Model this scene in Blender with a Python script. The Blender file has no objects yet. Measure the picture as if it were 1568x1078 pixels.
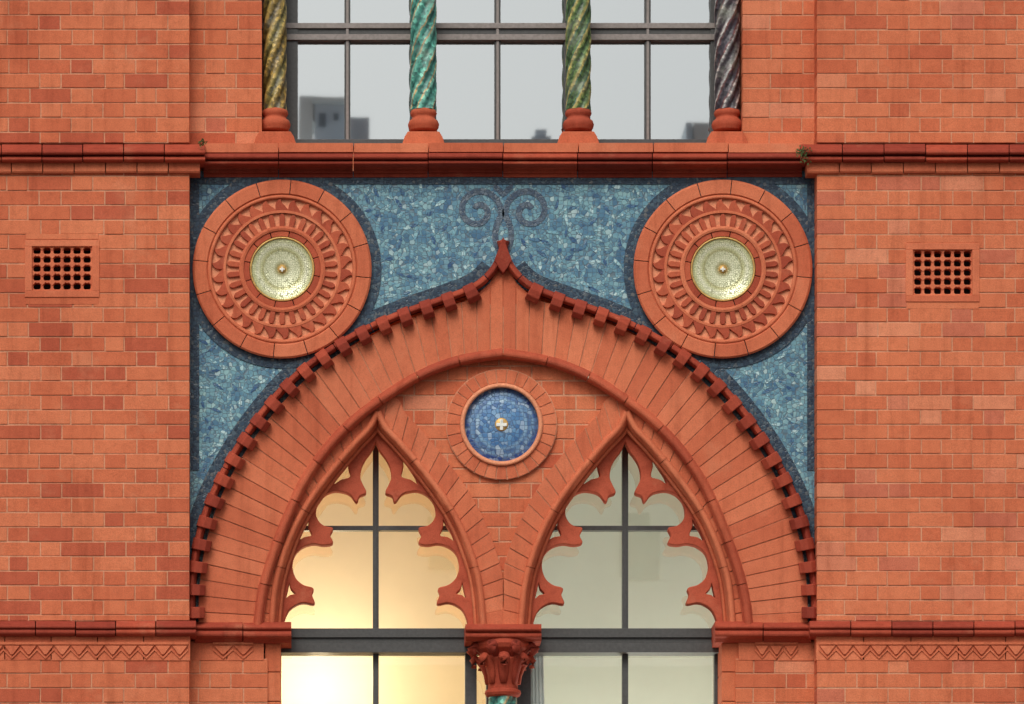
import bpy, bmesh, math, random
from mathutils import Vector
random.seed(7)
R=random.random
# ------------------------------------------------------------------ scale / camera
K=0.0035; D=25.0; Z0=6.8; CX=-1.1; CZ=1.7
def W(px,py,y):
    f=(D+y)/D
    x0=(px-784)*K; z0=(539-py)*K+Z0
    return Vector((CX+(x0-CX)*f, y, CZ+(z0-CZ)*f))
scene=bpy.context.scene
ident=lambda x:x
mirror=lambda x:1541-x
XF=[ident]
# ------------------------------------------------------------------ node helpers
def mat_new(name):
    m=bpy.data.materials.new(name); m.use_nodes=True
    nt=m.node_tree
    for n in list(nt.nodes): nt.nodes.remove(n)
    out=nt.nodes.new('ShaderNodeOutputMaterial')
    b=nt.nodes.new('ShaderNodeBsdfPrincipled')
    nt.links.new(b.outputs[0],out.inputs[0])
    return m,nt,b,out
def N(nt,t,**kw):
    n=nt.nodes.new(t)
    for k,v in kw.items():
        setattr(n,k,v)
    return n
def ramp(nt,fac,stops,interp='LINEAR'):
    r=nt.nodes.new('ShaderNodeValToRGB'); r.color_ramp.interpolation=interp
    cr=r.color_ramp
    while len(cr.elements)>1: cr.elements.remove(cr.elements[-1])
    cr.elements[0].position=stops[0][0]; cr.elements[0].color=(*stops[0][1],1)
    for p,c in stops[1:]:
        e=cr.elements.new(p); e.color=(*c,1)
    nt.links.new(fac,r.inputs[0]); return r.outputs[0]
def mix(nt,fac,a,b,mode='MIX'):
    m=nt.nodes.new('ShaderNodeMix'); m.data_type='RGBA'; m.blend_type=mode
    for s,v in ((m.inputs[0],fac),(m.inputs[6],a),(m.inputs[7],b)):
        if isinstance(v,bpy.types.NodeSocket): nt.links.new(v,s)
        elif isinstance(v,(int,float)): s.default_value=v
        else: s.default_value=(*v,1)
    return m.outputs[2]
def noise(nt,scale,detail=4,rough=0.6,vec=None,stretch=None):
    n=N(nt,'ShaderNodeTexNoise'); n.inputs['Scale'].default_value=scale
    n.inputs['Detail'].default_value=detail; n.inputs['Roughness'].default_value=rough
    if vec is None:
        tc=N(nt,'ShaderNodeTexCoord'); vec=tc.outputs['Object']
    if stretch:
        mp=N(nt,'ShaderNodeMapping'); mp.inputs['Scale'].default_value=stretch
        nt.links.new(vec,mp.inputs[0]); vec=mp.outputs[0]
    nt.links.new(vec,n.inputs['Vector']); return n.outputs['Fac']
def bump(nt,b,h,strength,dist=0.004):
    bp=N(nt,'ShaderNodeBump'); bp.inputs['Strength'].default_value=strength
    bp.inputs['Distance'].default_value=dist
    nt.links.new(h,bp.inputs['Height']); nt.links.new(bp.outputs[0],b.inputs['Normal'])
def s2l(r,g,b,k=1.0):
    f=lambda c:((c/255+0.055)/1.055)**2.4 if c>10 else c/255/12.92
    return (f(r)*k,f(g)*k,f(b)*k)
def clay(name,stops,rough=0.85,dirt=0.35,bmp=0.5,spec=0.25):
    m,nt,b,o=mat_new(name)
    at=N(nt,'ShaderNodeAttribute',attribute_name='rnd')
    c=ramp(nt,at.outputs['Fac'],stops)
    n1=noise(nt,1.3,5,0.65); n2=noise(nt,24,5,0.7); n3=noise(nt,160,3,0.6)
    f1=ramp(nt,n1,[(0.3,(0.86,0.79,0.78)),(0.7,(1.07,1.11,1.11))])
    c=mix(nt,1.0,c,f1,'MULTIPLY')
    f2=ramp(nt,n2,[(0.25,(0.76,0.70,0.69)),(0.5,(1,1,1)),(0.8,(1.10,1.17,1.22))])
    c=mix(nt,min(1,dirt*1.6),c,f2,'MULTIPLY')
    f3=ramp(nt,n3,[(0.3,(0.66,0.66,0.66)),(0.55,(1,1,1)),(0.75,(1.22,1.22,1.22))])
    c=mix(nt,0.5,c,f3,'MULTIPLY')
    n6=noise(nt,1.0,5,0.7,None,(14,14,1.1))
    f6=ramp(nt,n6,[(0.30,(0.74,0.66,0.62)),(0.48,(1,1,1)),(0.72,(1.05,1.07,1.07))])
    c=mix(nt,0.75,c,f6,'MULTIPLY')
    n4=noise(nt,6.5,6,0.75)
    f4=ramp(nt,n4,[(0.60,(0,0,0)),(0.78,(1,1,1))])
    ff=N(nt,'ShaderNodeMath',operation='MULTIPLY'); nt.links.new(f4,ff.inputs[0]); ff.inputs[1].default_value=dirt*0.75
    c=mix(nt,ff.outputs[0],c,(0.15,0.06,0.04))
    n5=noise(nt,4.1,6,0.7)
    f5=ramp(nt,n5,[(0.58,(0,0,0)),(0.8,(1,1,1))])
    ff=N(nt,'ShaderNodeMath',operation='MULTIPLY'); nt.links.new(f5,ff.inputs[0]); ff.inputs[1].default_value=0.32
    c=mix(nt,ff.outputs[0],c,s2l(226,160,122))
    nt.links.new(c,b.inputs['Base Color'])
    b.inputs['Roughness'].default_value=rough
    b.inputs['Specular IOR Level'].default_value=spec
    ad=N(nt,'ShaderNodeMath',operation='ADD'); nt.links.new(n2,ad.inputs[0]); nt.links.new(n3,ad.inputs[1])
    bump(nt,b,ad.outputs[0],bmp)
    return m
BR=clay('brick_red',[(0,s2l(190,93,65)),(0.12,s2l(205,107,72)),(0.5,s2l(213,117,79)),(0.88,s2l(219,126,87)),(0.96,s2l(226,144,108)),(1,s2l(202,112,84))],dirt=0.38)
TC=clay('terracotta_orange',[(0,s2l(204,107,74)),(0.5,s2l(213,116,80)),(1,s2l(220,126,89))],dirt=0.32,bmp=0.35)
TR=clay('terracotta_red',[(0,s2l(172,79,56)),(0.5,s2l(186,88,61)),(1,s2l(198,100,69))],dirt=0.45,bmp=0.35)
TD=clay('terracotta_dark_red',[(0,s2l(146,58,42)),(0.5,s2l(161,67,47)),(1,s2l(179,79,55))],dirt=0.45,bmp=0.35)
MO=clay('mortar',[(0,s2l(216,156,122)),(1,s2l(216,156,122))],dirt=0.7,bmp=0.6)
def mosaic(name,stops,scale=60,grout=(0.10,0.13,0.15),attr=None,patch=None,rough=0.35,gw=0.10,am=0.62,metal=0.0):
    m,nt,b,o=mat_new(name)
    tc=N(nt,'ShaderNodeTexCoord')
    v=N(nt,'ShaderNodeTexVoronoi'); v.inputs['Scale'].default_value=scale; v.inputs['Randomness'].default_value=0.7
    nt.links.new(tc.outputs['Object'],v.inputs['Vector'])
    e=N(nt,'ShaderNodeTexVoronoi',feature='DISTANCE_TO_EDGE'); e.inputs['Scale'].default_value=scale; e.inputs['Randomness'].default_value=0.7
    nt.links.new(tc.outputs['Object'],e.inputs['Vector'])
    sp=N(nt,'ShaderNodeSeparateColor'); nt.links.new(v.outputs['Color'],sp.inputs[0])
    c=ramp(nt,sp.outputs[0],stops)
    if attr:
        at=N(nt,'ShaderNodeAttribute',attribute_name='rad')
        c2=ramp(nt,at.outputs['Fac'],attr)
        c=mix(nt,am,c,c2)
    if patch:
        n=noise(nt,9,4,0.6)
        c2=ramp(nt,n,patch)
        c=mix(nt,0.45,c,c2)
        n=noise(nt,1.6,3,0.6)
        c=mix(nt,1.0,c,ramp(nt,n,[(0.3,(0.80,0.85,0.9)),(0.7,(1.18,1.14,1.06))]),'MULTIPLY')
    g=ramp(nt,e.outputs['Distance'],[(0,(0,0,0)),(gw,(1,1,1))])
    c=mix(nt,g,grout,c)
    nt.links.new(c,b.inputs['Base Color']); b.inputs['Roughness'].default_value=rough; b.inputs['Metallic'].default_value=metal
    b.inputs['Specular IOR Level'].default_value=0.35
    bump(nt,b,g,0.5,0.003)
    return m
MB_blue=mosaic('mosaic_blue',[(0,s2l(44,76,106)),(0.2,s2l(68,108,138)),(0.5,s2l(94,138,158)),(0.75,s2l(114,158,170)),(0.92,s2l(146,184,188)),(1,s2l(200,218,214))],
   44,grout=s2l(88,104,114),patch=[(0.35,s2l(64,106,142)),(0.47,s2l(88,134,158)),(0.57,s2l(130,174,180)),(0.66,s2l(84,128,154))],gw=0.08)
MB_border=mosaic('mosaic_border',[(0,s2l(30,46,64)),(0.5,s2l(46,68,88)),(0.85,s2l(66,90,104)),(1,s2l(100,102,102))],58,grout=s2l(60,72,82))
MB_leaf=mosaic('mosaic_leaf',[(0,s2l(104,152,174)),(0.5,s2l(128,176,186)),(1,s2l(190,218,218))],50,grout=s2l(100,124,134))
MB_leafd=mosaic('mosaic_leaf_dark',[(0,s2l(44,80,120)),(0.5,s2l(62,102,140)),(1,s2l(88,130,152))],50,grout=s2l(72,96,116))
MB_scroll=mosaic('mosaic_scroll',[(0,s2l(58,76,98)),(0.5,s2l(80,98,116)),(1,s2l(112,124,134))],60,grout=s2l(74,86,96))
MB_white=mosaic('mosaic_pale',[(0,s2l(176,184,146)),(0.5,s2l(212,214,174)),(1,s2l(244,240,210))],90,grout=s2l(150,152,114),
   attr=[(0,s2l(170,130,60)),(0.16,s2l(186,150,70)),(0.19,s2l(150,140,84)),(0.3,s2l(228,228,192)),(0.56,s2l(220,220,180)),(0.62,s2l(164,156,92)),(0.68,s2l(206,204,150)),(0.8,s2l(238,236,206)),(0.92,s2l(212,212,156)),(1,s2l(128,122,62))],am=0.75,rough=0.18,metal=0.18)
MB_dish=mosaic('mosaic_dish_blue',[(0,s2l(40,72,128)),(0.35,s2l(70,116,166)),(0.75,s2l(122,166,198)),(1,s2l(206,222,230))],46,grout=s2l(76,100,130),
   attr=[(0,s2l(60,80,120)),(0.2,s2l(124,162,196)),(0.40,s2l(84,136,184)),(0.58,s2l(74,118,170)),(0.66,s2l(150,184,206)),(0.72,s2l(72,104,154)),(0.84,s2l(126,160,192)),(0.9,s2l(40,58,132)),(1,s2l(48,68,140))],rough=0.35,am=0.55)
def simple(name,col,rough=0.6,metal=0.0,nscale=40,amt=0.25,bm=0.1):
    m,nt,b,o=mat_new(name)
    n=noise(nt,nscale,4,0.6)
    c=mix(nt,1.0,col,ramp(nt,n,[(0.3,(1-amt,)*3),(0.7,(1+amt,)*3)]),'MULTIPLY')
    nt.links.new(c,b.inputs['Base Color']); b.inputs['Roughness'].default_value=rough; b.inputs['Metallic'].default_value=metal
    if bm: bump(nt,b,n,bm)
    return m
GOLD=simple('gold_leaf',s2l(200,158,88),0.45,0.3)
FRAME=simple('window_frame_paint',s2l(72,71,69),0.5,0,60,0.2)
FRAMEL=simple('transom_paint',s2l(138,128,122),0.5,0,60,0.2)
DARK=simple('vent_shade_dark',s2l(38,22,18),0.9)  # near-black colour standing in for shade inside the vents
PALE=simple('pale_inlay',s2l(228,148,108),0.8,0,90,0.2)
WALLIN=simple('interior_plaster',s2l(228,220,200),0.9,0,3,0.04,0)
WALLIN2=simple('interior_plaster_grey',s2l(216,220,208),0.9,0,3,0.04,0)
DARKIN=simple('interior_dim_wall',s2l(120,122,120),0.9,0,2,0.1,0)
CURT=simple('curtain_white',s2l(235,238,236),0.9,0,8,0.05,0)
MOSS=simple('moss',(0.07,0.11,0.03),0.9)
def glass(name,refl,tint=(0.9,0.93,0.92)):
    m,nt,b,o=mat_new(name); nt.nodes.remove(b)
    t=N(nt,'ShaderNodeBsdfTransparent'); t.inputs[0].default_value=(*tint,1)
    g=N(nt,'ShaderNodeBsdfGlossy'); g.inputs['Roughness'].default_value=0.015; g.inputs[0].default_value=(0.93,0.97,0.96,1)
    n=noise(nt,1.3,2,0.5); bp=N(nt,'ShaderNodeBump'); bp.inputs['Strength'].default_value=0.03; bp.inputs['Distance'].default_value=0.01
    nt.links.new(n,bp.inputs['Height']); nt.links.new(bp.outputs[0],g.inputs['Normal'])
    mx=N(nt,'ShaderNodeMixShader'); mx.inputs[0].default_value=refl
    nt.links.new(t.outputs[0],mx.inputs[1]); nt.links.new(g.outputs[0],mx.inputs[2]); nt.links.new(mx.outputs[0],o.inputs[0])
    return m
GLU=glass('glass_reflective',0.49); GLL=glass('glass_clear',0.30)
def spiralmat(name,stops):
    m,nt,b,o=mat_new(name)
    at=N(nt,'ShaderNodeAttribute',attribute_name='rad')
    tc=N(nt,'ShaderNodeTexCoord')
    v=N(nt,'ShaderNodeTexVoronoi'); v.inputs['Scale'].default_value=62
    nt.links.new(tc.outputs['Object'],v.inputs['Vector'])
    sp=N(nt,'ShaderNodeSeparateColor'); nt.links.new(v.outputs['Color'],sp.inputs[0])
    nn=noise(nt,22,3,0.6)
    ma=N(nt,'ShaderNodeMath',operation='MULTIPLY_ADD'); nt.links.new(nn,ma.inputs[0]); ma.inputs[1].default_value=0.45; nt.links.new(at.outputs['Fac'],ma.inputs[2])
    mb=N(nt,'ShaderNodeMath',operation='SUBTRACT'); nt.links.new(ma.outputs[0],mb.inputs[0]); mb.inputs[1].default_value=0.225
    c=ramp(nt,mb.outputs[0],stops)
    c=mix(nt,1.0,c,ramp(nt,sp.outputs[0],[(0,(0.45,0.45,0.45)),(0.6,(1,1,1)),(1,(1.8,1.7,1.6))]),'MULTIPLY')
    n=noise(nt,9,4,0.6)
    c=mix(nt,ramp(nt,n,[(0.54,(0,0,0)),(0.74,(0.5,0.5,0.5))]),c,(0.30,0.31,0.24))
    nt.links.new(c,b.inputs['Base Color']); b.inputs['Roughness'].default_value=0.4
    bump(nt,b,v.outputs['Distance'],0.4,0.004)
    return m
SP1=spiralmat('spiral_gold',[(0,s2l(60,54,30)),(0.3,s2l(138,114,56)),(0.6,s2l(184,158,88)),(0.8,s2l(120,110,58)),(1,s2l(60,54,30))])
SP2=spiralmat('spiral_turquoise',[(0,s2l(36,90,84)),(0.25,s2l(84,160,144)),(0.5,s2l(124,196,176)),(0.62,s2l(190,150,100)),(0.72,s2l(76,146,132)),(1,s2l(36,90,84))])
SP3=spiralmat('spiral_green',[(0,s2l(44,70,46)),(0.25,s2l(98,124,70)),(0.5,s2l(176,160,92)),(0.65,s2l(60,100,84)),(0.8,s2l(86,112,62)),(1,s2l(44,70,46))])
SP4=spiralmat('spiral_grey',[(0,s2l(44,36,44)),(0.3,s2l(80,70,74)),(0.5,s2l(178,176,172)),(0.62,s2l(100,56,54)),(0.8,s2l(64,60,68)),(1,s2l(44,36,44))])
# ------------------------------------------------------------------ mesh builder
building=bpy.data.objects.new('brick_building',None); scene.collection.objects.link(building)
class M:
    def __init__(s): s.v=[];s.f=[];s.r=[];s.a=[]
    def add(s,vs,fs,r=None,a=None):
        o=len(s.v); s.v+=[tuple(v) for v in vs]; r=R() if r is None else r
        s.a+= a if a is not None else [0.0]*len(vs)
        for f in fs: s.f.append([o+i for i in f]); s.r.append(r)
    def build(s,name,mat,bevel=0,smooth=False,parent=building):
        me=bpy.data.meshes.new(name); me.from_pydata(s.v,[],s.f)
        at=me.attributes.new('rnd','FLOAT','FACE'); at.data.foreach_set('value',s.r)
        at=me.attributes.new('rad','FLOAT','POINT'); at.data.foreach_set('value',s.a)
        bm=bmesh.new(); bm.from_mesh(me); bmesh.ops.recalc_face_normals(bm,faces=bm.faces); bm.to_mesh(me); bm.free()
        me.materials.append(mat)
        ob=bpy.data.objects.new(name,me); scene.collection.objects.link(ob)
        if parent: ob.parent=parent
        if smooth:
            for p in me.polygons: p.use_smooth=True
        if bevel:
            b=ob.modifiers.new('b','BEVEL'); b.width=bevel; b.segments=2; b.limit_method='ANGLE'; b.angle_limit=math.radians(40)
        return ob
def prism(m,poly,yf,yb,r=None):
    T=XF[0]; fr=[W(T(x),y,yf) for x,y in poly]; bk=[Vector((p.x,yb,p.z)) for p in fr]; n=len(poly)
    fs=[list(range(n)),list(range(2*n-1,n-1,-1))]+[[i,(i+1)%n,n+(i+1)%n,n+i] for i in range(n)]
    m.add(fr+bk,fs,r)
def rect(m,x0,x1,y0,y1,yf,yb,r=None): prism(m,[(x0,y0),(x1,y0),(x1,y1),(x0,y1)],yf,yb,r)
def catmull(P,n=12,closed=False):
    out=[];L=len(P)
    rng=range(L) if closed else range(L-1)
    for i in rng:
        if closed: p0,p1,p2,p3=P[(i-1)%L],P[i],P[(i+1)%L],P[(i+2)%L]
        else: p0,p1,p2,p3=P[max(i-1,0)],P[i],P[i+1],P[min(i+2,L-1)]
        for k in range(n):
            t=k/n
            out.append(tuple(0.5*((2*p1[j])+(-p0[j]+p2[j])*t+(2*p0[j]-5*p1[j]+4*p2[j]-p3[j])*t*t+(-p0[j]+3*p1[j]-3*p2[j]+p3[j])*t**3) for j in (0,1)))
    if not closed: out.append(P[-1])
    return out
def arclen(P):
    s=[0]
    for a,b in zip(P,P[1:]): s.append(s[-1]+math.dist(a,b))
    return s
def at(P,S,d):
    d=max(0,min(S[-1],d))
    for i in range(len(S)-1):
        if S[i+1]>=d:
            t=(d-S[i])/max(1e-9,S[i+1]-S[i]); return (P[i][0]+(P[i+1][0]-P[i][0])*t,P[i][1]+(P[i+1][1]-P[i][1])*t)
    return P[-1]
def frame(P,S,d):
    p=at(P,S,d); a=at(P,S,d-3); b=at(P,S,d+3); l=math.dist(a,b) or 1
    t=((b[0]-a[0])/l,(b[1]-a[1])/l); return p,(t[1],-t[0])
def sweep(m,P,prof,seg=None,gap=1.5,step=6,d0=None,d1=None,clamp=None):
    S=arclen(P); a=0 if d0 is None else d0; b=S[-1] if d1 is None else d1
    T=XF[0]; n=max(1,round((b-a)/seg)) if seg else 1; L=(b-a)/n
    for i in range(n):
        s=a+i*L+(gap/2 if n>1 else 0); e=a+(i+1)*L-(gap/2 if n>1 else 0)
        q=max(1,int((e-s)/step)); vs=[]; k=len(prof)
        for j in range(q+1):
            p,nn=frame(P,S,s+(e-s)*j/q)
            for o,y in prof:
                x=p[0]+nn[0]*o; yy=p[1]+nn[1]*o
                if clamp: x=clamp(x)
                vs.append(W(T(x),yy,y))
        fs=[[j*k+c,j*k+(c+1)%k,(j+1)*k+(c+1)%k,(j+1)*k+c] for j in range(q) for c in range(k)]
        fs+=[list(range(k)),list(range(q*k+k-1,q*k-1,-1))]
        m.add(vs,fs)
def rollprof(c,r,ybase,h,n=8):
    return [(c+r*math.cos(math.pi*i/n),ybase-h*math.sin(math.pi*i/n)) for i in range(n+1)]
def ring(m,cx,cy,prof,nseg=1,gap=1.2,a0=0,n=96):
    T=XF[0];k=len(prof)
    for i in range(nseg):
        A=a0+2*math.pi*i/nseg; B=a0+2*math.pi*(i+1)/nseg
        q=max(1,n//nseg); vs=[]
        for j in range(q+1):
            for r,y in prof:
                g=(gap/2/max(r,5)) if nseg>1 else 0
                a=(A+g)+((B-g)-(A+g))*j/q
                vs.append(W(T(cx+r*math.cos(a)),cy+r*math.sin(a),y))
        fs=[[j*k+c,j*k+(c+1)%k,(j+1)*k+(c+1)%k,(j+1)*k+c] for j in range(q) for c in range(k)]
        if nseg>1: fs+=[list(range(k)),list(range(q*k+k-1,q*k-1,-1))]
        m.add(vs,fs)
def xat(P,y):
    for a,b in zip(P,P[1:]):
        if (a[1]-y)*(b[1]-y)<=0 and a[1]!=b[1]:
            t=(y-a[1])/(b[1]-a[1]); return a[0]+(b[0]-a[0])*t
    return P[0][0] if y>P[0][1] else P[-1][0]
# ------------------------------------------------------------------ curves (left half; axis 770.5)
OUT=catmull([(289,962),(289,905),(296,845),(310,788),(333,733),(363,680),(400,628),(445,578),(498,536),(558,501),(618,475),(676,455),(720,438),(744,420),(760,397),(770.5,364)])
INN=catmull([(394,962),(402,905),(418,850),(438,797),(465,738),(502,685),(546,640),(592,606),(642,575),(703,552),(770.5,541)])
LC=catmull([(416,962),(423,892),(441,832),(466,780),(501,730),(541,682),(566,655),(578,630)])
LF=list(LC)+[(1156-x,y) for x,y in reversed(LC[:-1])]
# ------------------------------------------------------------------ brickwork
CH=22.4; Y00=-425
def courses(y0,y1):
    i=math.floor((y0-Y00)/CH)
    while True:
        a=Y00+i*CH; b=a+CH
        if a>=y1: break
        aa=max(a,y0); bb=min(b,y1)
        if bb-aa>4: yield i,aa,bb
        i+=1
def bricks(m,mm,y0,y1,ivs,yf,depth,phase=0,joint=2.0,shift=0):
    for i,a,b in courses(y0,y1):
        for (l,r) in ivs((a+b)/2):
            if r-l<3: continue
            cuts=[]; off=(49 if i%2 else 0)+phase
            k=math.floor((l-off)/98)-1
            while off+k*98<r+98:
                cuts+= [off+k*98,off+k*98+66]; k+=1
            cuts=[c+(R()-.5)*4 for c in cuts if l+13<c<r-13]
            xs=[l]+cuts+[r]
            for u,v in zip(xs,xs[1:]):
                j=(R()-0.5)*0.004
                jl=0 if u==l else joint/2; jr=0 if v==r else joint/2
                rect(m,u+jl,v-jr,a+joint/2+(R()-.5)*.7,b-joint/2+(R()-.5)*.7,yf+j,yf+depth,min(1,max(0,R()+shift)))
            rect(mm,l+0.5,r-0.5,a-0.01,b+0.01,yf+0.004,yf+depth-0.01,0.5)
PF=-0.13
def cut(ivs,lo,hi):
    out=[]
    for l,r in ivs:
        if hi<=l or lo>=r: out.append((l,r)); continue
        if lo>l: out.append((l,lo))
        if hi<r: out.append((hi,r))
    return out
XL,XR=-560,2120
def pierL(y):
    iv=[(XL,290)]
    return cut(iv,40,150) if 369<y<453 else iv
def pierR(y):
    iv=[(1251,XR)]
    return cut(iv,1389,1498) if 374<y<460 else iv
m=M(); mm=M()
for f,ph,sh in ((pierL,-5,-0.10),(pierR,20,0.05)):
    bricks(m,mm,-425,219,f,PF,0.2,ph,shift=sh)
    bricks(m,mm,264,951,f,PF,0.2,ph,shift=sh)
    bricks(m,mm,1010,1550,f,PF,0.2,ph,shift=sh)
bricks(m,mm,-425,226,lambda y:[(288,401),(1137,1253)] if y>-330 else [(288,1253)],0.0,0.34,3)
bricks(m,mm,1008,1550,lambda y:[(288,410),(1126,1253)],0.0,0.34,11)
def tymp(y):
    xl=xat(INN,y)-8; iv=[(xl,mirror(xl))]
    for o in (0,382):
        if y>634:
            hw=578-xat(LC,y); iv=cut(iv,578+o-hw-16,578+o+hw+16)
    if 575<y<725:
        d=math.sqrt(max(0,73**2-(y-650)**2)); iv=cut(iv,768-d,768+d)
    return iv
bricks(m,mm,543,955,tymp,0.022,0.12,30,joint=2.4)
m.build('brickwork',BR,0.0018); mm.build('mortar',MO)
m=M()
rect(m,-5000,XL,-1800,2480,PF,0.6,0.5); rect(m,XR,6500,-1800,2480,PF,0.6,0.5)
rect(m,XL,XR,-1800,-425,PF,0.6,0.5); rect(m,XL,XR,1550,2480,PF,0.6,0.5)
rect(m,XL,396,-430,600,0.262,0.59,0.5); rect(m,1143,XR,-430,600,0.262,0.59,0.5)
rect(m,XL,408,600,1555,0.262,0.59,0.5); rect(m,1131,XR,600,1555,0.262,0.59,0.5)
rect(m,396,1143,230,540,0.262,0.59,0.5)
rect(m,XL,300,-430,1555,0.05,0.1,0.5); rect(m,1241,XR,-430,1555,0.05,0.1,0.5)
def brickproc():
    mt,nt,b,o=mat_new('brick_distant')
    tc=N(nt,'ShaderNodeTexCoord'); sx=N(nt,'ShaderNodeSeparateXYZ'); cb=N(nt,'ShaderNodeCombineXYZ')
    nt.links.new(tc.outputs['Object'],sx.inputs[0]); nt.links.new(sx.outputs[0],cb.inputs[0]); nt.links.new(sx.outputs[2],cb.inputs[1])
    t=N(nt,'ShaderNodeTexBrick'); t.inputs['Scale'].default_value=1
    t.inputs['Brick Width'].default_value=0.235; t.inputs['Row Height'].default_value=0.0784; t.inputs['Mortar Size'].default_value=0.004
    t.inputs['Color1'].default_value=(*s2l(205,107,72),1); t.inputs['Color2'].default_value=(*s2l(219,126,87),1); t.inputs['Mortar'].default_value=(*s2l(216,156,122),1)
    nt.links.new(cb.outputs[0],t.inputs[0]); nt.links.new(t.outputs[0],b.inputs[0]); b.inputs['Roughness'].default_value=0.9
    return mt
BP=brickproc()
m.build('outer_wall',BP)
# ------------------------------------------------------------------ string courses
def hstring(m,x0,x1,prof,yb,seg,off=0):
    n=max(1,round((x1-x0)/seg)); L=(x1-x0)/n; k=len(prof)+2
    for i in range(n):
        a=x0+i*L+0.7; b=x0+(i+1)*L-0.7
        if i==0: a=x0
        if i==n-1: b=x1
        dy=(R()-.5)*1.3
        vs=[]
        for x in (a,b):
            P=[W(x,py+dy,y) for py,y in prof]
            vs+=P+[Vector((P[-1].x,yb,P[-1].z)),Vector((P[0].x,yb,P[0].z))]
        fs=[[c,(c+1)%k,k+(c+1)%k,k+c] for c in range(k)]+[list(range(k)),list(range(2*k-1,k-1,-1))]
        m.add(vs,fs)
def rp(y0,y1,base,h,n=6):
    return [((y0+y1)/2-(y1-y0)/2*math.cos(math.pi*i/n),base-h*math.sin(math.pi*i/n)) for i in range(n+1)]
m=M()
for x0,x1,b in ((XL,314,PF),(1226,XR,PF)):
    hstring(m,x0,x1,[(221,b+0.0),(226,b-0.05)]+rp(228,237,b-0.055,0.025)+[(238.5,b-0.035)]+rp(239.5,247,b-0.045,0.02)+[(249,b-0.03),(250,b+0.01)],b+0.1,64)
hstring(m,312,1228,[(233,-0.06),(235,-0.10)]+rp(236,244,-0.105,0.022)+[(245,-0.085)]+rp(246,252,-0.095,0.015)+[(253,-0.08),(256,-0.045),(259,-0.03),(264,-0.03),(265,-0.012),(271,-0.012)],0.1,117)
for x0,x1 in ((XL,300),(1240,XR)):
    hstring(m,x0,x1,[(951,PF),(955,PF-0.035)]+rp(957,963,PF-0.04,0.015)+rp(964,972,PF-0.035,0.015)+[(974,PF-0.02),(976,PF+0.01)],PF+0.1,62)
for x0,x1 in ((298,446),(1095,1242)):
    hstring(m,x0,x1,[(952,-0.02),(956,-0.06)]+rp(957,964,-0.065,0.015)+rp(966,976,-0.06,0.02)+[(978,-0.04),(984,-0.015),(985,0.0)],0.3,60)
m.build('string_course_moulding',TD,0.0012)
m=M()
for x0,x1,b in ((XL,306,PF),(1236,XR,PF)):
    hstring(m,x0,x1,[(248.5,b-0.022),(262,b-0.022),(265,b-0.015),(266,b+0.002)],b+0.1,48)
hstring(m,312,1230,[(219,-0.10),(233,-0.10)],0.1,117)
for x0,x1,b in ((XL,291,PF),(1250,XR,PF),(291,404,0.0),(1131,1250,0.0)):
    hstring(m,x0,x1,[(974 if b else 982,b-0.004),(1011,b-0.004)],b+0.1,70)
m.build('string_course_plain',TC,0.0012)
m=M()
for x0,x1,b in ((XL,288,PF),(1254,XR,PF),(326,388,0.0),(1156,1222,0.0)):
    n=round((x1-x0)/26); L=(x1-x0)/n; 
    rect(m,x0,x1,983,987,b-0.016,b+0.02)
    for i in range(n):
        a=x0+i*L
        prism(m,[(a+1,988.5),(a+L-1,988.5),(a+L/2+1.5,1002),(a+L/2-1.5,1002)],b-0.016,b+0.02)
    zz=[]
    for i in range(2*n+1): zz.append((x0+i*L/2, 993 if i%2==0 else 1006))
    for p,q in zip(zz,zz[1:]):
        prism(m,[(p[0],p[1]),(q[0],q[1]),(q[0],q[1]+3.2),(p[0],p[1]+3.2)],b-0.011,b+0.02)
m.build('dogtooth_band',TC,0.001)
m=M()
for cx,cy,nn_,s in ((1229,232,90,9),(309,219,40,6),(1233,246,20,5)):
    for _ in range(nn_):
        x=cx+random.gauss(0,s*0.6); y=cy+random.gauss(0,s*0.4); a=R()*6.3; L=2+R()*3; d=-0.215-0.02*R()
        m.add([W(x,y,d),W(x+L*math.cos(a),y+L*math.sin(a),d-0.008*R()),W(x+L*0.7*math.cos(a+.8),y+L*0.7*math.sin(a+.8),d+0.006)],[[0,1,2]])
m.build('moss_tufts',MOSS)
# ------------------------------------------------------------------ main arch
m=M()
def band(m,A,B,n,yf,yb,gap=1.3,q=3,clampx=None,r=None):
    SA,SB=arclen(A),arclen(B); T=XF[0]
    for i in range(n):
        la,lb=SA[-1]/n,SB[-1]/n; vs=[]
        j=(R()-.5)*0.005
        for t in range(q+1):
            u=i+t/q
            ga=gap/2*(1-2*t/q)
            pa=at(A,SA,u*la+ga); pb=at(B,SB,u*lb+ga)
            for p,y in ((pa,yf+j),(pb,yf+j),(pb,yb),(pa,yb)):
                x=p[0] if clampx is None else clampx(p[0]); vs.append(W(T(x),p[1],y))
        fs=[[t*4+c,t*4+(c+1)%4,t*4+4+(c+1)%4,t*4+4+c] for t in range(q) for c in range(4)]
        fs+=[[0,1,2,3],[q*4+3,q*4+2,q*4+1,q*4]]
        m.add(vs,fs)
OB=catmull([(304,962),(305,905),(312,848),(326,793),(348,740),(378,688),(413,640),(456,592),(506,551),(564,516),(622,490),(680,470),(728,455),(770.5,425)])
mj=M()
for T in (ident,mirror):
    XF[0]=T
    band(m,INN,OB,31,-0.03,0.12,gap=1.4)
    prism(m,[(735,462),(732,450),(750,433),(762,412),(770.5,395),(770.5,470)],-0.024,0.05,0.4)
    band(mj,INN,OB,1,-0.023,0.11,0,60)
XF[0]=ident
m.build('arch_voussoirs',TC,0.0014); mj.build('arch_joints',MO)
m=M()
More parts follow.
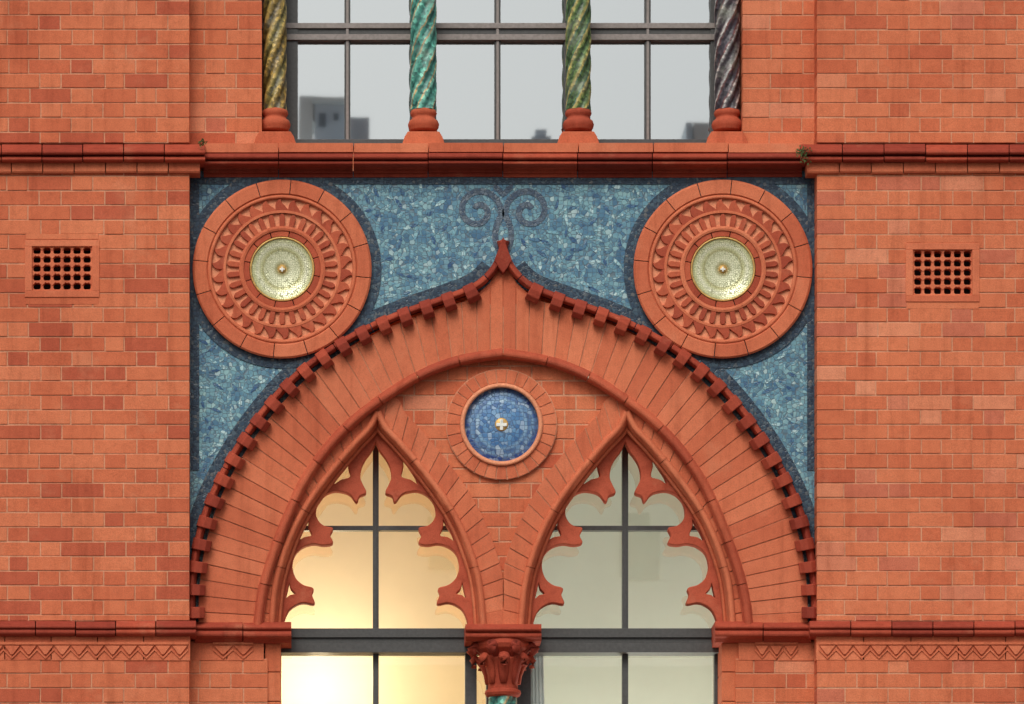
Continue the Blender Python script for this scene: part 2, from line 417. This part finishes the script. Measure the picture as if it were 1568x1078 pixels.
for T in (ident,mirror):
    XF[0]=T
    sweep(m,INN,[(9,0.04)]+[(8,-0.03)]+rollprof(0,6.5,-0.035,0.03)+[(-8,-0.03),(-9,0.04)],70,1.2,8)
m2=M()
for T in (ident,mirror):
    XF[0]=T
    S=arclen(OUT)[-1]
    sweep(m2,OUT,[(2,0.02),(1.5,-0.045)]+[(1-3.5*i,-0.055-0.025*math.sin(math.pi*i/3)) for i in range(4)]+[(-12,0.02)],62,1.0,6,d1=S-2)
    sweep(m2,OUT,[(4,0.0),(4,-0.058),(1,-0.085),(-6,-0.110),(-17,-0.104),(-25,-0.072),(-25,0.0)],35.5,18,5,d0=6,d1=S-78)
XF[0]=ident
prism(m2,[(770.5,362),(777,380),(784,398),(777,410),(770.5,418),(764,410),(757,398),(764,380)],-0.085,0.0)
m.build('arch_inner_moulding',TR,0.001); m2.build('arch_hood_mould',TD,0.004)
# ------------------------------------------------------------------ lancets
def side_outer(w):
    S=arclen(LC); o=[]
    for i in range(61):
        p,nn=frame(LC,S,S[-1]*i/60); x=p[0]+nn[0]*w; y=p[1]+nn[1]*w
        if x<578: o.append((x,y))
    o.append((578,o[-1][1]-(578-o[-1][0])*0.9)); return o
SO=side_outer(38); SI=LC
m=M(); mr=M(); mj=M()
for off in (0,382):
    for side in (0,1):
        if side==0: T=lambda x,off=off:x+off
        else: T=lambda x,off=off:1156-x+off
        XF[0]=T
        inner=(off==0 and side==1) or (off==382 and side==0)
        if inner: cl=(lambda x:max(x,1156-770)) if off==0 else (lambda x:max(x,771.5-382))
        else: cl=None
        band(m,SI,SO,18,0.0+(0.001 if side else 0),0.12,clampx=cl,gap=1.6)
        band(mj,SI,SO,1,0.008+(0.001 if side else 0),0.11,0,60,clampx=cl)
        sweep(mr,LC,[(6,0.05)]+rollprof(0.5,5,-0.004,0.022)+[(-6,0.02),(-8,0.04),(-9,0.06),(-9,0.12),(4,0.12)],90,1.0,6)
        sweep(mr,LC,rollprof(-11,3,0.066,0.018)+[(-15,0.12),(0,0.12)],200,0.6,6)
        sweep(mr,LC,[(-2,0.11),(-2,0.34),(14,0.34),(14,0.11)],None,0,8)
XF[0]=ident
m.build('lancet_voussoirs',TC,0.0013); mj.build('lancet_joints',MO); mr.build('lancet_moulding',TC,0.0)
openL=[(433,966),(435,950),(442,934),(454,925),(466,922),(481,924),(477,911),(479,901),(464,896),(452,885),(447,867),(451,849),(463,837),(480,832),(496,834),(509,831),(505,820),(509,809),(497,806),(488,799),(483,787),(486,770),(497,757),(512,751),(529,753),(538,758),(546,768),(550,759),(560,754),(555,742),(551,731),(553,715),(560,701),(569,689),(575.5,674)]
eyes=[[(535,697),(526,712),(515,729),(511,742),(523,735),(537,730),(534,714)],
      [(473,794),(465,806),(458,818),(455,829),(466,823),(478,820),(473,806)],
      [(443,891),(440,903),(437,917),(444,912),(453,909),(446,901)]]
TT=clay('terracotta_tracery',[(0,s2l(190,90,64)),(1,s2l(198,98,70))],dirt=0.45,bmp=0.3)
def tracery(off):
    y=0.09
    op=catmull(openL,5)
    full=op+[(1151-x,yy) for x,yy in reversed(op[:-1])]
    outer=[(x-1,yy) if x<578 else (x+1,yy) for x,yy in LF]
    poly=[(x,min(yy,966)) for x,yy in outer]+list(reversed(full))
    cu=bpy.data.curves.new('tracery','CURVE'); cu.dimensions='2D'; cu.fill_mode='BOTH'
    cu.extrude=0.032; cu.bevel_depth=0.005; cu.bevel_resolution=1; cu.offset=-0.002
    def spl(P):
        s=cu.splines.new('POLY'); s.points.add(len(P)-1); s.use_cyclic_u=True
        for i,(px,py) in enumerate(P):
            w=W(px+off,py,y); s.points[i].co=(w.x,w.z,0,1)
    spl(poly)
    for e in eyes:
        e=catmull(e,3,True); spl(e); spl([(1151-x,yy) for x,yy in e])
    ob=bpy.data.objects.new('t',cu); scene.collection.objects.link(ob)
    dg=bpy.context.evaluated_depsgraph_get(); dg.update()
    me=bpy.data.meshes.new_from_object(ob.evaluated_get(dg))
    bpy.data.objects.remove(ob)
    o2=bpy.data.objects.new('cusped_tracery',me); scene.collection.objects.link(o2)
    o2.rotation_euler=(math.radians(90),0,0); o2.location=(0,y+0.037,0); o2.parent=building
    me.materials.clear(); me.materials.append(TT)
tracery(0); tracery(382)
# ------------------------------------------------------------------ mosaic panel
m=M(); yy=262.0
while yy<962:
    y1=yy+4
    def ivp(y):
        if y<420: return [(286,770.5)]
        return [(286,min(770.5,xat(OUT,y)+30))]
    a=ivp(yy)[0]; b=ivp(y1)[0]
    for T in (ident,mirror):
        vs=[W(T(a[0]),yy,0.0),W(T(a[1]),yy,0.0),W(T(b[1]),y1,0.0),W(T(b[0]),y1,0.0)]
        m.add(vs,[[0,1,2,3]])
    yy=y1
m.build('mosaic_panel',MB_blue)
m=M(); CR=((432,412),(1107,412))
for (cx,cy) in CR: ring(m,cx,cy,[(136,-0.006),(152,-0.006),(152,0.01),(136,0.01)])
for T in (ident,mirror):
    XF[0]=T
    rect(m,292,305,270,720,-0.005,0.01); rect(m,305,770.4,270,282,-0.005,0.01)
    S=arclen(OUT)[-1]
    sweep(m,OUT,[(2,-0.004),(18,-0.004),(18,0.01),(2,0.01)],None,0,6,d0=100,d1=S-50)
XF[0]=ident
m.build('mosaic_border',MB_border)
m=M()
def volute(cx,cy,T):
    XF[0]=T
    P=[(768,394),(763,380),(758,364),(760,346),(767,330)]
    for i in range(24):
        a=0.0-i*0.38; r=35*(1-i/28)
        P.append((cx+r*math.cos(a),cy+r*math.sin(a)))
    P=catmull(P,3)
    sweep(m,P,[(-4.6,-0.003),(4.6,-0.003),(4.6,0.01),(-4.6,0.01)],None,0,3)
    prism(m,[(770.5,302),(764,297),(756,289),(756,281),(764,285),(770.5,292)],-0.003,0.01)
volute(732,323,ident); volute(732,323,mirror); XF[0]=ident
m.build('mosaic_scroll',MB_scroll)
ml=M(); md=M(); pts=[]
tries=0
while len(pts)<420 and tries<30000:
    tries+=1
    x=random.uniform(308,1232); y=random.uniform(286,760)
    xx=x if x<770.5 else mirror(x)
    if y>364 and xx>xat(OUT,y)-20: continue
    if xx<770 and y>340:
        if min(math.dist((xx,y),p) for p in OUT[::6])<26: continue
    if any(math.dist((x,y),c)<161 for c in CR): continue
    if math.dist((xx,y),(732,323))<45 or (xx>742 and y<400): continue
    if any(math.dist((x,y),p)<15 for p in pts): continue
    pts.append((x,y)); a=random.uniform(0,math.pi*2); c,s=math.cos(a),math.sin(a); L=random.uniform(6,11); w=random.uniform(2.4,4)
    prism(ml if R()<0.6 else md,[(x+u*c-v*s,y+u*s+v*c) for u,v in ((-L,0),(-L*.4,w),(L*.4,w*.8),(L,0),(L*.4,-w*.5),(-L*.4,-w*.7))],-0.0018,0.006)
ml.build('mosaic_leaves',MB_leaf); md.build('mosaic_dark_leaves',MB_leafd)
# ------------------------------------------------------------------ roundels
def dish(m,cx,cy,r,yrim,depth,n=48,k=12):
    vs=[];a=[]
    for j in range(k+1):
        rr=r*j/k
        for i in range(n):
            t=2*math.pi*i/n; vs.append(W(cx+rr*math.cos(t),cy+rr*math.sin(t),yrim+depth*(1-(j/k)**2))); a.append(j/k)
    fs=[[j*n+i,j*n+(i+1)%n,(j+1)*n+(i+1)%n,(j+1)*n+i] for j in range(k) for i in range(n)]
    m.add(vs,fs,0.5,a)
def boss(m,cx,cy,r,y,h,lobes=0):
    n=32;k=6;vs=[]
    for j in range(k+1):
        t=j/k*math.pi/2; 
        for i in range(n):
            a=2*math.pi*i/n; rr=r*math.cos(t)*(1+(0.25*math.cos(lobes*a) if lobes else 0))
            vs.append(W(cx+rr*math.cos(a),cy+rr*math.sin(a),y-h*math.sin(t)))
    m.add(vs,[[j*n+i,j*n+(i+1)%n,(j+1)*n+(i+1)%n,(j+1)*n+i] for j in range(k) for i in range(n)])
def cross(m,cx,cy,s,w,yf,yb):
    prism(m,[(cx+a,cy+b) for a,b in ((-w,-s),(w,-s),(w,-w),(s,-w),(s,w),(w,w),(w,s),(-w,s),(-w,w),(-s,w),(-s,-w),(-w,-w))],yf,yb)
mt=M(); mred=M(); mp=M(); mdsh=M(); mg=M(); mw=M()
for (cx,cy) in CR:
    ring(mred,cx,cy,[(137,0.01),(137,-0.035),(134,-0.045),(116,-0.045),(114,-0.035),(114,0.01)],16,1.2,0.1,128)
    ring(mred,cx,cy,[(114.5,0.0)]+[(111+3.2*math.cos(math.pi*i/6),-0.03-0.014*math.sin(math.pi*i/6)) for i in range(7)]+[(107.5,0.0)])
    ring(mp,cx,cy,[(110,-0.020),(60,-0.020),(60,0.01),(110,0.01)])
    nW=30
    for i in range(nW):
        a0=2*math.pi*i/nW; da=2*math.pi/nW
        pl=[(87,0.0),(87,1.0),(92,0.98),(97,0.72),(101,0.52),(105,0.42),(108,0.45),(106.5,0.25),(103,0.08),(98,0.0),(92,-0.02)]
        prism(mt,[(cx+r*math.cos(a0+t*da),cy+r*math.sin(a0+t*da)) for r,t in pl],-0.036,0.0)
        b0=a0+da*0.5; w=0.27*da
        pg=[(66,-w),(66,w),(80,w*0.95),(84,w*0.5),(85,0),(84,-w*0.5),(80,-w*0.95)]
        prism(mt,[(cx+r*math.cos(b0+t),cy+r*math.sin(b0+t)) for r,t in pg],-0.036,0.0)
    ring(mred,cx,cy,[(90,0.0),(90,-0.038),(86,-0.038),(86,0.0)])
    ring(mred,cx,cy,[(66,0.0),(66,-0.038),(62.5,-0.042),(59,-0.038),(59,0.0)])
    ring(mt,cx,cy,[(59,0.0),(59,-0.032),(50,-0.032),(50,0.0)],12,1.2,0.2)
    ring(mg,cx,cy,[(49.5,0.0),(49.5,-0.034),(48,-0.038),(46.5,-0.034),(46.5,-0.002)])
    dish(mdsh,cx,cy,47,-0.032,0.028)
    boss(mg,cx,cy,6.5,-0.002,0.014)
    cross(mw,cx,cy,3.6,1.1,-0.020,-0.005)
mt.build('roundel_carving',TR,0.0022); mred.build('roundel_rings',TC,0.001); mp.build('roundel_inlay',PALE)
mdsh.build('roundel_mosaic_dish',MB_white,smooth=True)
cx,cy=768,650; mt=M(); m2=M(); mdsh=M()
ring(mt,cx,cy,[(84,0.03),(84,-0.002),(64,-0.002),(64,0.03)],30,1.6,0,120)
ring(m2,cx,cy,[(63.5,0.03)]+[(60+3.5*math.cos(math.pi*i/6),-0.004-0.016*math.sin(math.pi*i/6)) for i in range(7)]+[(56,0.05)])
mq=M(); ring(mq,cx,cy,[(85,0.04),(85,0.004),(63,0.004),(63,0.04)]); mq.build('roundel_joints',MO)
dish(mdsh,cx,cy,57,0.025,-0.028)
mt.build('roundel_brick_ring',TC,0.0013); m2.build('roundel_roll',PALE); mdsh.build('roundel_blue_dome',MB_dish,smooth=True)
boss(mg,cx,cy,10.5,0.0,0.010)
cross(mw,cx,cy,8,2.4,-0.016,0.0)
mg.build('gilt_bosses',GOLD,smooth=True); mw.build('pearl_inlay',simple('pearl',s2l(235,235,225),0.3))
# ------------------------------------------------------------------ vents
def vent(x0,x1,y0,y1):
    e=bpy.data.objects.new('air_brick',None); scene.collection.objects.link(e); e.parent=building
    m=M(); f=PF-0.006
    rect(m,x0,x1,y0,y0+10,f,PF+0.1); rect(m,x0,x1,y1-10,y1,f,PF+0.1)
    rect(m,x0,x0+11,y0+10,y1-10,f,PF+0.1); rect(m,x1-11,x1,y0+10,y1-10,f,PF+0.1)
    m.build('frame',TC,0.002,parent=e)
    m=M(); a,b,c,d=x0+11,x1-11,y0+10,y1-10
    nx,ny=6,5
    for i in range(nx+1):
        x=a+(b-a)*i/nx; rect(m,x-2.1,x+2.1,c,d,PF+0.010,PF+0.05)
    for j in range(ny+1):
        y=c+(d-c)*j/ny; rect(m,a,b,y-1.9,y+1.9,PF+0.013,PF+0.048)
    for i in range(nx+1):
        for j in range(ny+1):
            x=a+(b-a)*i/nx;y=c+(d-c)*j/ny
            prism(m,[(x-6,y),(x,y-6),(x+6,y),(x,y+6)],PF+0.006,PF+0.05)
    m.build('grille',TC,0.001,parent=e)
    m=M(); rect(m,x0-6,x1+6,y0-14,y1+14,PF+0.10,PF+0.12); m.build('vent_shade_sheet',DARK,parent=e)  # flat dark sheet paints the shade seen through the grille holes
    m=M(); rect(m,x0+1,x1-1,y1+0.5,y1+11,PF-0.001,PF+0.09); rect(m,x0+1,x1-1,y0-9,y0-0.5,PF-0.001,PF+0.09); m.build('brick_slips',BR,0.002,parent=e)
vent(38,152,367,455); vent(1387,1500,372,462)
# ------------------------------------------------------------------ columns
def lathe(m,px,yc,prof,n=40):
    f=(D+yc)/D; vs=[]
    for py,r in prof:
        c=W(px,py,yc)
        for i in range(n):
            a=2*math.pi*i/n; vs.append((c.x+r*K*f*math.cos(a),yc+r*K*f*math.sin(a),c.z))
    k=len(prof)
    fs=[[j*n+i,j*n+(i+1)%n,(j+1)*n+(i+1)%n,(j+1)*n+i] for j in range(k-1) for i in range(n)]
    fs+=[list(range(n)),list(range(k*n-1,(k-1)*n-1,-1))]
    m.add(vs,fs)
def spiral(name,mat,px,yc,y0,y1,r,lobes=4,pitch=200,hand=1,amp=0.12):
    m=M(); n=64; step=4; k=int((y1-y0)/step)+1; f=(D+yc)/D; vs=[];at_=[]
    for j in range(k):
        py=y0+j*step; c=W(px,py,yc)
        for i in range(n):
            a=2*math.pi*i/n; ph=lobes*(a+hand*2*math.pi*py/pitch)
            rr=r*(1+amp*(abs(math.sin(ph/2))*2-1.2))
            vs.append((c.x+rr*K*f*math.cos(a),yc+rr*K*f*math.sin(a),c.z)); 
            at_.append(abs(((ph/(2*math.pi))%2)/2*2-1) )
    fs=[[j*n+i,j*n+(i+1)%n,(j+1)*n+(i+1)%n,(j+1)*n+i] for j in range(k-1) for i in range(n)]
    m.add(vs,fs,0.5,at_); return m.build(name,mat,smooth=True)
YC=0.10
cols=[(421,SP1,17,1),(648.5,SP2,19,1),(885.5,SP3,18.5,1),(1113.5,SP4,18.5,1)]
mb=M(); mblk=M()
for px,mt_,r,h in cols:
    spiral('spiral_column',mt_,px,YC,-330,172,r,6,230,h,0.09)
    lathe(mb,px,YC,[(164,14),(168,15),(170,19),(174,20.5),(178,19),(180,17),(183,18),(186,22),(191,24),(196,23),(199,21),(201,21)])
    w=33 
    prism(mblk,[(px-w+9,201),(px+w-9,201),(px+w-4,209),(px+w,222),(px+w,233),(px-w,233),(px-w,222),(px-w+4,209)],YC-0.115,YC+0.11)
mb.build('column_bases',TR,smooth=True); mblk.build('column_plinths',TC,0.004)
# ------------------------------------------------------------------ windows
m=M(); ml_=M()
def bar(m,x0,x1,y0,y1,yf=0.245,yb=0.30): rect(m,x0,x1,y0,y1,yf,yb)
for x in (532,762,992): bar(m,x-4.5,x+4.5,-330,216,0.24); bar(ml_,x-2,x+2,-330,214,0.232,0.24)
bar(m,398,456,-330,216,0.235); bar(m,1088,1140,-330,216,0.235)
for x in (648,884): bar(m,x-20,x+20,-330,216,0.238)
bar(m,398,1140,213,224,0.232)
bar(ml_,398,1140,35,43,0.228,0.29); bar(ml_,398,1140,52,61,0.222,0.29); bar(m,398,1140,43,52,0.242)
bar(ml_,398,1140,-300,-280,0.228,0.29)
for off in (0,382):
    bar(m,571+off,580+off,600,963,0.262,0.32); bar(m,574+off,577+off,600,963,0.252,0.262)
    bar(m,400+off,750+off,805,812,0.264,0.318)
    bar(m,571+off,580+off,996,1550,0.262,0.32)
    bar(m,410+off,431+off,1000,1550,0.255,0.32); bar(m,712+off,730+off,1000,1550,0.255,0.32)
    bar(m,412+off,428+off,700,963,0.275,0.32)
rect(m,400,1135,962,976,0.20,0.33); rect(m,400,1135,976,984,0.215,0.33); rect(m,400,1135,984,999,0.19,0.33)
m.build('window_frames',FRAME,0.0015); ml_.build('window_transom',FRAMEL,0.0015)
def panes(name,mat,xs,ys,y,amp):
    m=M()
    for a,b in zip(xs,xs[1:]):
        for c,d in zip(ys,ys[1:]):
            j=[(R()-.5)*amp for _ in range(3)]; j.append(j[0]+j[2]-j[1])
            m.add([W(a,c,y+j[0]),W(b,c,y+j[1]),W(b,d,y+j[2]),W(a,d,y+j[3])],[[0,1,2,3]])
    m.build(name,mat)
panes('upper_window_glass',GLU,[396,532,648,762,884,992,1142],[-330,-290,47,224],0.272,0.0010)
panes('lower_window_glass',GLL,[400,575.5,770,957.5,1136],[600,808,980,1550],0.292,0.0014)
m=M()
for x0,x1 in ((406,430),(1105,1132)):
    y=984.0
    while y<1550:
        rect(m,x0,x1,y+0.6,y+44.4,0.012,0.33); y+=45
m.build('jamb_blocks',BR,0.003)
def room(name,x0,x1,y0,y1,ya,yb,mat):
    a=W(x0,y0,ya);b=W(x1,y1,ya); m=M()
    vs=[(a.x,ya,a.z),(b.x,ya,a.z),(b.x,ya,b.z),(a.x,ya,b.z),(a.x,yb,a.z),(b.x,yb,a.z),(b.x,yb,b.z),(a.x,yb,b.z)]
    m.add(vs,[[4,5,6,7],[0,1,5,4],[3,2,6,7],[0,3,7,4],[1,2,6,5]]); return m.build(name,mat)
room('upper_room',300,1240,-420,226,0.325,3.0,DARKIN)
room('lit_room',300,768,560,1550,0.335,1.9,WALLIN)
room('second_room',772,1240,560,1550,0.335,2.2,WALLIN2)
m=M(); vs=[];n=24
for i in range(n+1):
    x=812+26*i/n; yy=0.345+0.004*math.sin(i*1.3)
    vs+=[W(x-6,1002,yy),W(x+ (i/n)*6,1550,yy)]
m.add(vs,[[2*i,2*i+2,2*i+3,2*i+1] for i in range(n)]); m.build('curtain',CURT)
def lamp(name,loc,e,col,r):
    lp=bpy.data.lights.new(name,'POINT'); lp.energy=e; lp.color=col; lp.shadow_soft_size=r
    lo=bpy.data.objects.new(name,lp); scene.collection.objects.link(lo); lo.location=loc; lo.parent=building
lamp('room_lamp',W(490,1045,1.4),46,(1,0.80,0.52),0.07)
lamp('second_room_fill',W(1000,1300,1.0),62,(1,0.97,0.91),0.1)  # added fill light, no known fitting; brightens the right-hand panes
# ------------------------------------------------------------------ central capital & colonnette
YM=0.10
m=M()
hs=[(956,-0.03),(959,-0.055)]+rp(960,967,-0.06,0.02)+rp(969,977,-0.05,0.015)+[(979,-0.03),(982,-0.015)]
hstring(m,713,829,hs,0.30,200)
lathe(m,770,YM,[(982,44),(990,46),(996,43),(1001,36),(1006,31),(1012,33),(1030,27),(1050,23),(1056,23),(1058,27),(1062,28),(1066,26),(1068,22)],32)
def tube(m,pts,rad,n=8):
    vs=[]
    for i,p in enumerate(pts):
        a=pts[max(0,i-1)];b=pts[min(len(pts)-1,i+1)]; t=(b-a).normalized()
        u=t.cross(Vector((0,0,1))); u=u.normalized() if u.length>1e-4 else Vector((1,0,0)); v=t.cross(u)
        for k in range(n):
            q=2*math.pi*k/n; vs.append(p+u*math.cos(q)*rad[i]*1.3+v*math.sin(q)*rad[i]*0.8)
    L=len(pts); fs=[[i*n+k,i*n+(k+1)%n,(i+1)*n+(k+1)%n,(i+1)*n+k] for i in range(L-1) for k in range(n)]
    fs+=[list(range(n)),list(range(L*n-1,(L-1)*n-1,-1))]; m.add(vs,fs)
ml_=M()
for i in range(8):
    a=math.pi/8*2*i+math.pi/2
    pts=[]
    for r_,yy in zip([24,25,29,36,43,47,46,41],[1048,1034,1022,1013,1008,1013,1021,1022]):
        c=W(770,yy,YM); pts.append(Vector((c.x+r_*K*math.cos(a),YM+r_*K*math.sin(a),c.z)))
    tube(ml_,pts,[K*q for q in (4,6,7,7,6.5,6,5,3)])
    a+=math.pi/8
    pts=[]
    for r_,yy in zip([30,34,41,49,52,49,44],[1008,1000,994,990,996,1003,1002]):
        c=W(770,yy,YM); pts.append(Vector((c.x+r_*K*math.cos(a),YM+r_*K*math.sin(a),c.z)))
    tube(ml_,pts,[K*q for q in (4,6,6.5,6.5,6,5,3)])
ml_.build('capital_leaves',TD,smooth=True)
m.build('mullion_capital',TD)
spiral('colonnette',SP2,770,YM,1066,1550,20,4,210,1)
m=M(); rect(m,745,797,1000,1550,0.2,0.32); m.build('mullion_post',FRAME)
m=M(); rect(m,742,800,930,957,0.004,0.3,0.4); m.build('mullion_stem',TC,0.002)
# ------------------------------------------------------------------ street
def plane(name,x0,x1,y0,y1,z,mat,h=None):
    m=M()
    if h: 
        vs=[(x0,y0,z-h),(x1,y0,z-h),(x1,y1,z-h),(x0,y1,z-h),(x0,y0,z),(x1,y0,z),(x1,y1,z),(x0,y1,z)]
        m.add(vs,[[0,1,2,3],[4,5,6,7],[0,1,5,4],[1,2,6,5],[2,3,7,6],[3,0,4,7]])
    else: m.add([(x0,y0,z),(x1,y0,z),(x1,y1,z),(x0,y1,z)],[[0,1,2,3]])
    return m.build(name,mat,parent=None)
plane('ground',-400,400,-400,400,-0.02,simple('earth',(0.08,0.08,0.07),0.95,0,2))
plane('road',-200,200,-34,-5,0.0,simple('asphalt',(0.055,0.055,0.055),0.9,0,30))
plane('pavement',-200,200,-5,0.55,0.13,simple('paving',(0.25,0.24,0.22),0.9,0,8),0.14)
plane('pavement',-200,200,-39.9,-34,0.13,bpy.data.materials['paving'],0.14)
OBM=simple('render_pale',s2l(232,235,233),0.9,0,1,0.05,0); OBD=simple('slate_blue',s2l(218,230,240),0.8,0,1,0.06,0); OBK=simple('window_dark',s2l(120,130,140),0.4,0,1,0.1,0)
opp=bpy.data.objects.new('opposite_building',None); scene.collection.objects.link(opp)
def RB(m,x0,x1,y0,y1,dist=40,dep=4):
    f=(D+dist)/D
    g=lambda px,py:(CX+((px-784)*K-CX)*f, CZ+((539-py)*K+Z0-CZ)*f)
    a=g(x0,y0);b=g(x1,y1)
    vs=[(a[0],-dist,b[1]),(b[0],-dist,b[1]),(b[0],-dist,a[1]),(a[0],-dist,a[1])]
    vs+=[(x,-dist-dep,z) for x,_,z in vs]
    m.add(vs,[[0,1,2,3],[4,5,6,7],[0,1,5,4],[1,2,6,5],[2,3,7,6],[3,0,4,7]])
m=M(); RB(m,-2500,4000,222,1012,40,10); m.build('walls',OBM,parent=opp)
m=M()
for i in range(-8,14):
    for j in range(3): RB(m,i*300+60,i*300+110,330+j*220,430+j*220,39.97,0.02)
RB(m,484,494,156,176,40.95,.03); RB(m,506,514,156,166,40.95,.03)
m.build('windows',OBK,parent=opp)
m=M(); RB(m,536,567,152,222,40,1.2); RB(m,478,528,136,222,41,3); RB(m,826,858,190,222,40,1.2); RB(m,832,850,180,190,40.1,1); RB(m,1052,1062,176,222,40,1)
m.build('roof_stair_house',OBD,parent=opp)
m=M(); RB(m,455,476,130,222,41,1);RB(m,474,532,130,136,40.8,2); RB(m,1064,1090,176,222,40,2)
m.build('chimneys',OBM,parent=opp)
# ------------------------------------------------------------------ light
w=bpy.data.worlds.new('World'); scene.world=w; w.use_nodes=True; nt=w.node_tree
bg=nt.nodes['Background']; sky=nt.nodes.new('ShaderNodeTexSky'); sky.sky_type='NISHITA'; sky.sun_disc=False
sky.sun_elevation=math.radians(44); sky.sun_rotation=math.radians(195); sky.dust_density=3; sky.air_density=1.2; sky.ozone_density=1.0
hs_=nt.nodes.new('ShaderNodeHueSaturation'); hs_.inputs['Saturation'].default_value=0.25
nt.links.new(sky.outputs[0],hs_.inputs['Color']); nt.links.new(hs_.outputs[0],bg.inputs[0]); bg.inputs[1].default_value=0.13
sl=bpy.data.lights.new('sun','SUN'); sl.energy=1.3; sl.angle=math.radians(32); sl.color=(1,0.97,0.90)
so=bpy.data.objects.new('sun',sl); scene.collection.objects.link(so); so.rotation_euler=(math.radians(46),0,math.radians(-15))
cam=bpy.data.cameras.new('camera'); co=bpy.data.objects.new('camera',cam); scene.collection.objects.link(co)
wid=1568*K
cam.sensor_width=36; cam.lens=36*D/wid; cam.shift_x=(0-CX)/wid; cam.shift_y=(Z0-CZ)/wid
co.location=(CX,-D,CZ); co.rotation_euler=(math.radians(90),0,0); cam.clip_end=2000
scene.camera=co
scene.view_settings.view_transform='Standard'; scene.view_settings.look='None'; scene.view_settings.exposure=0
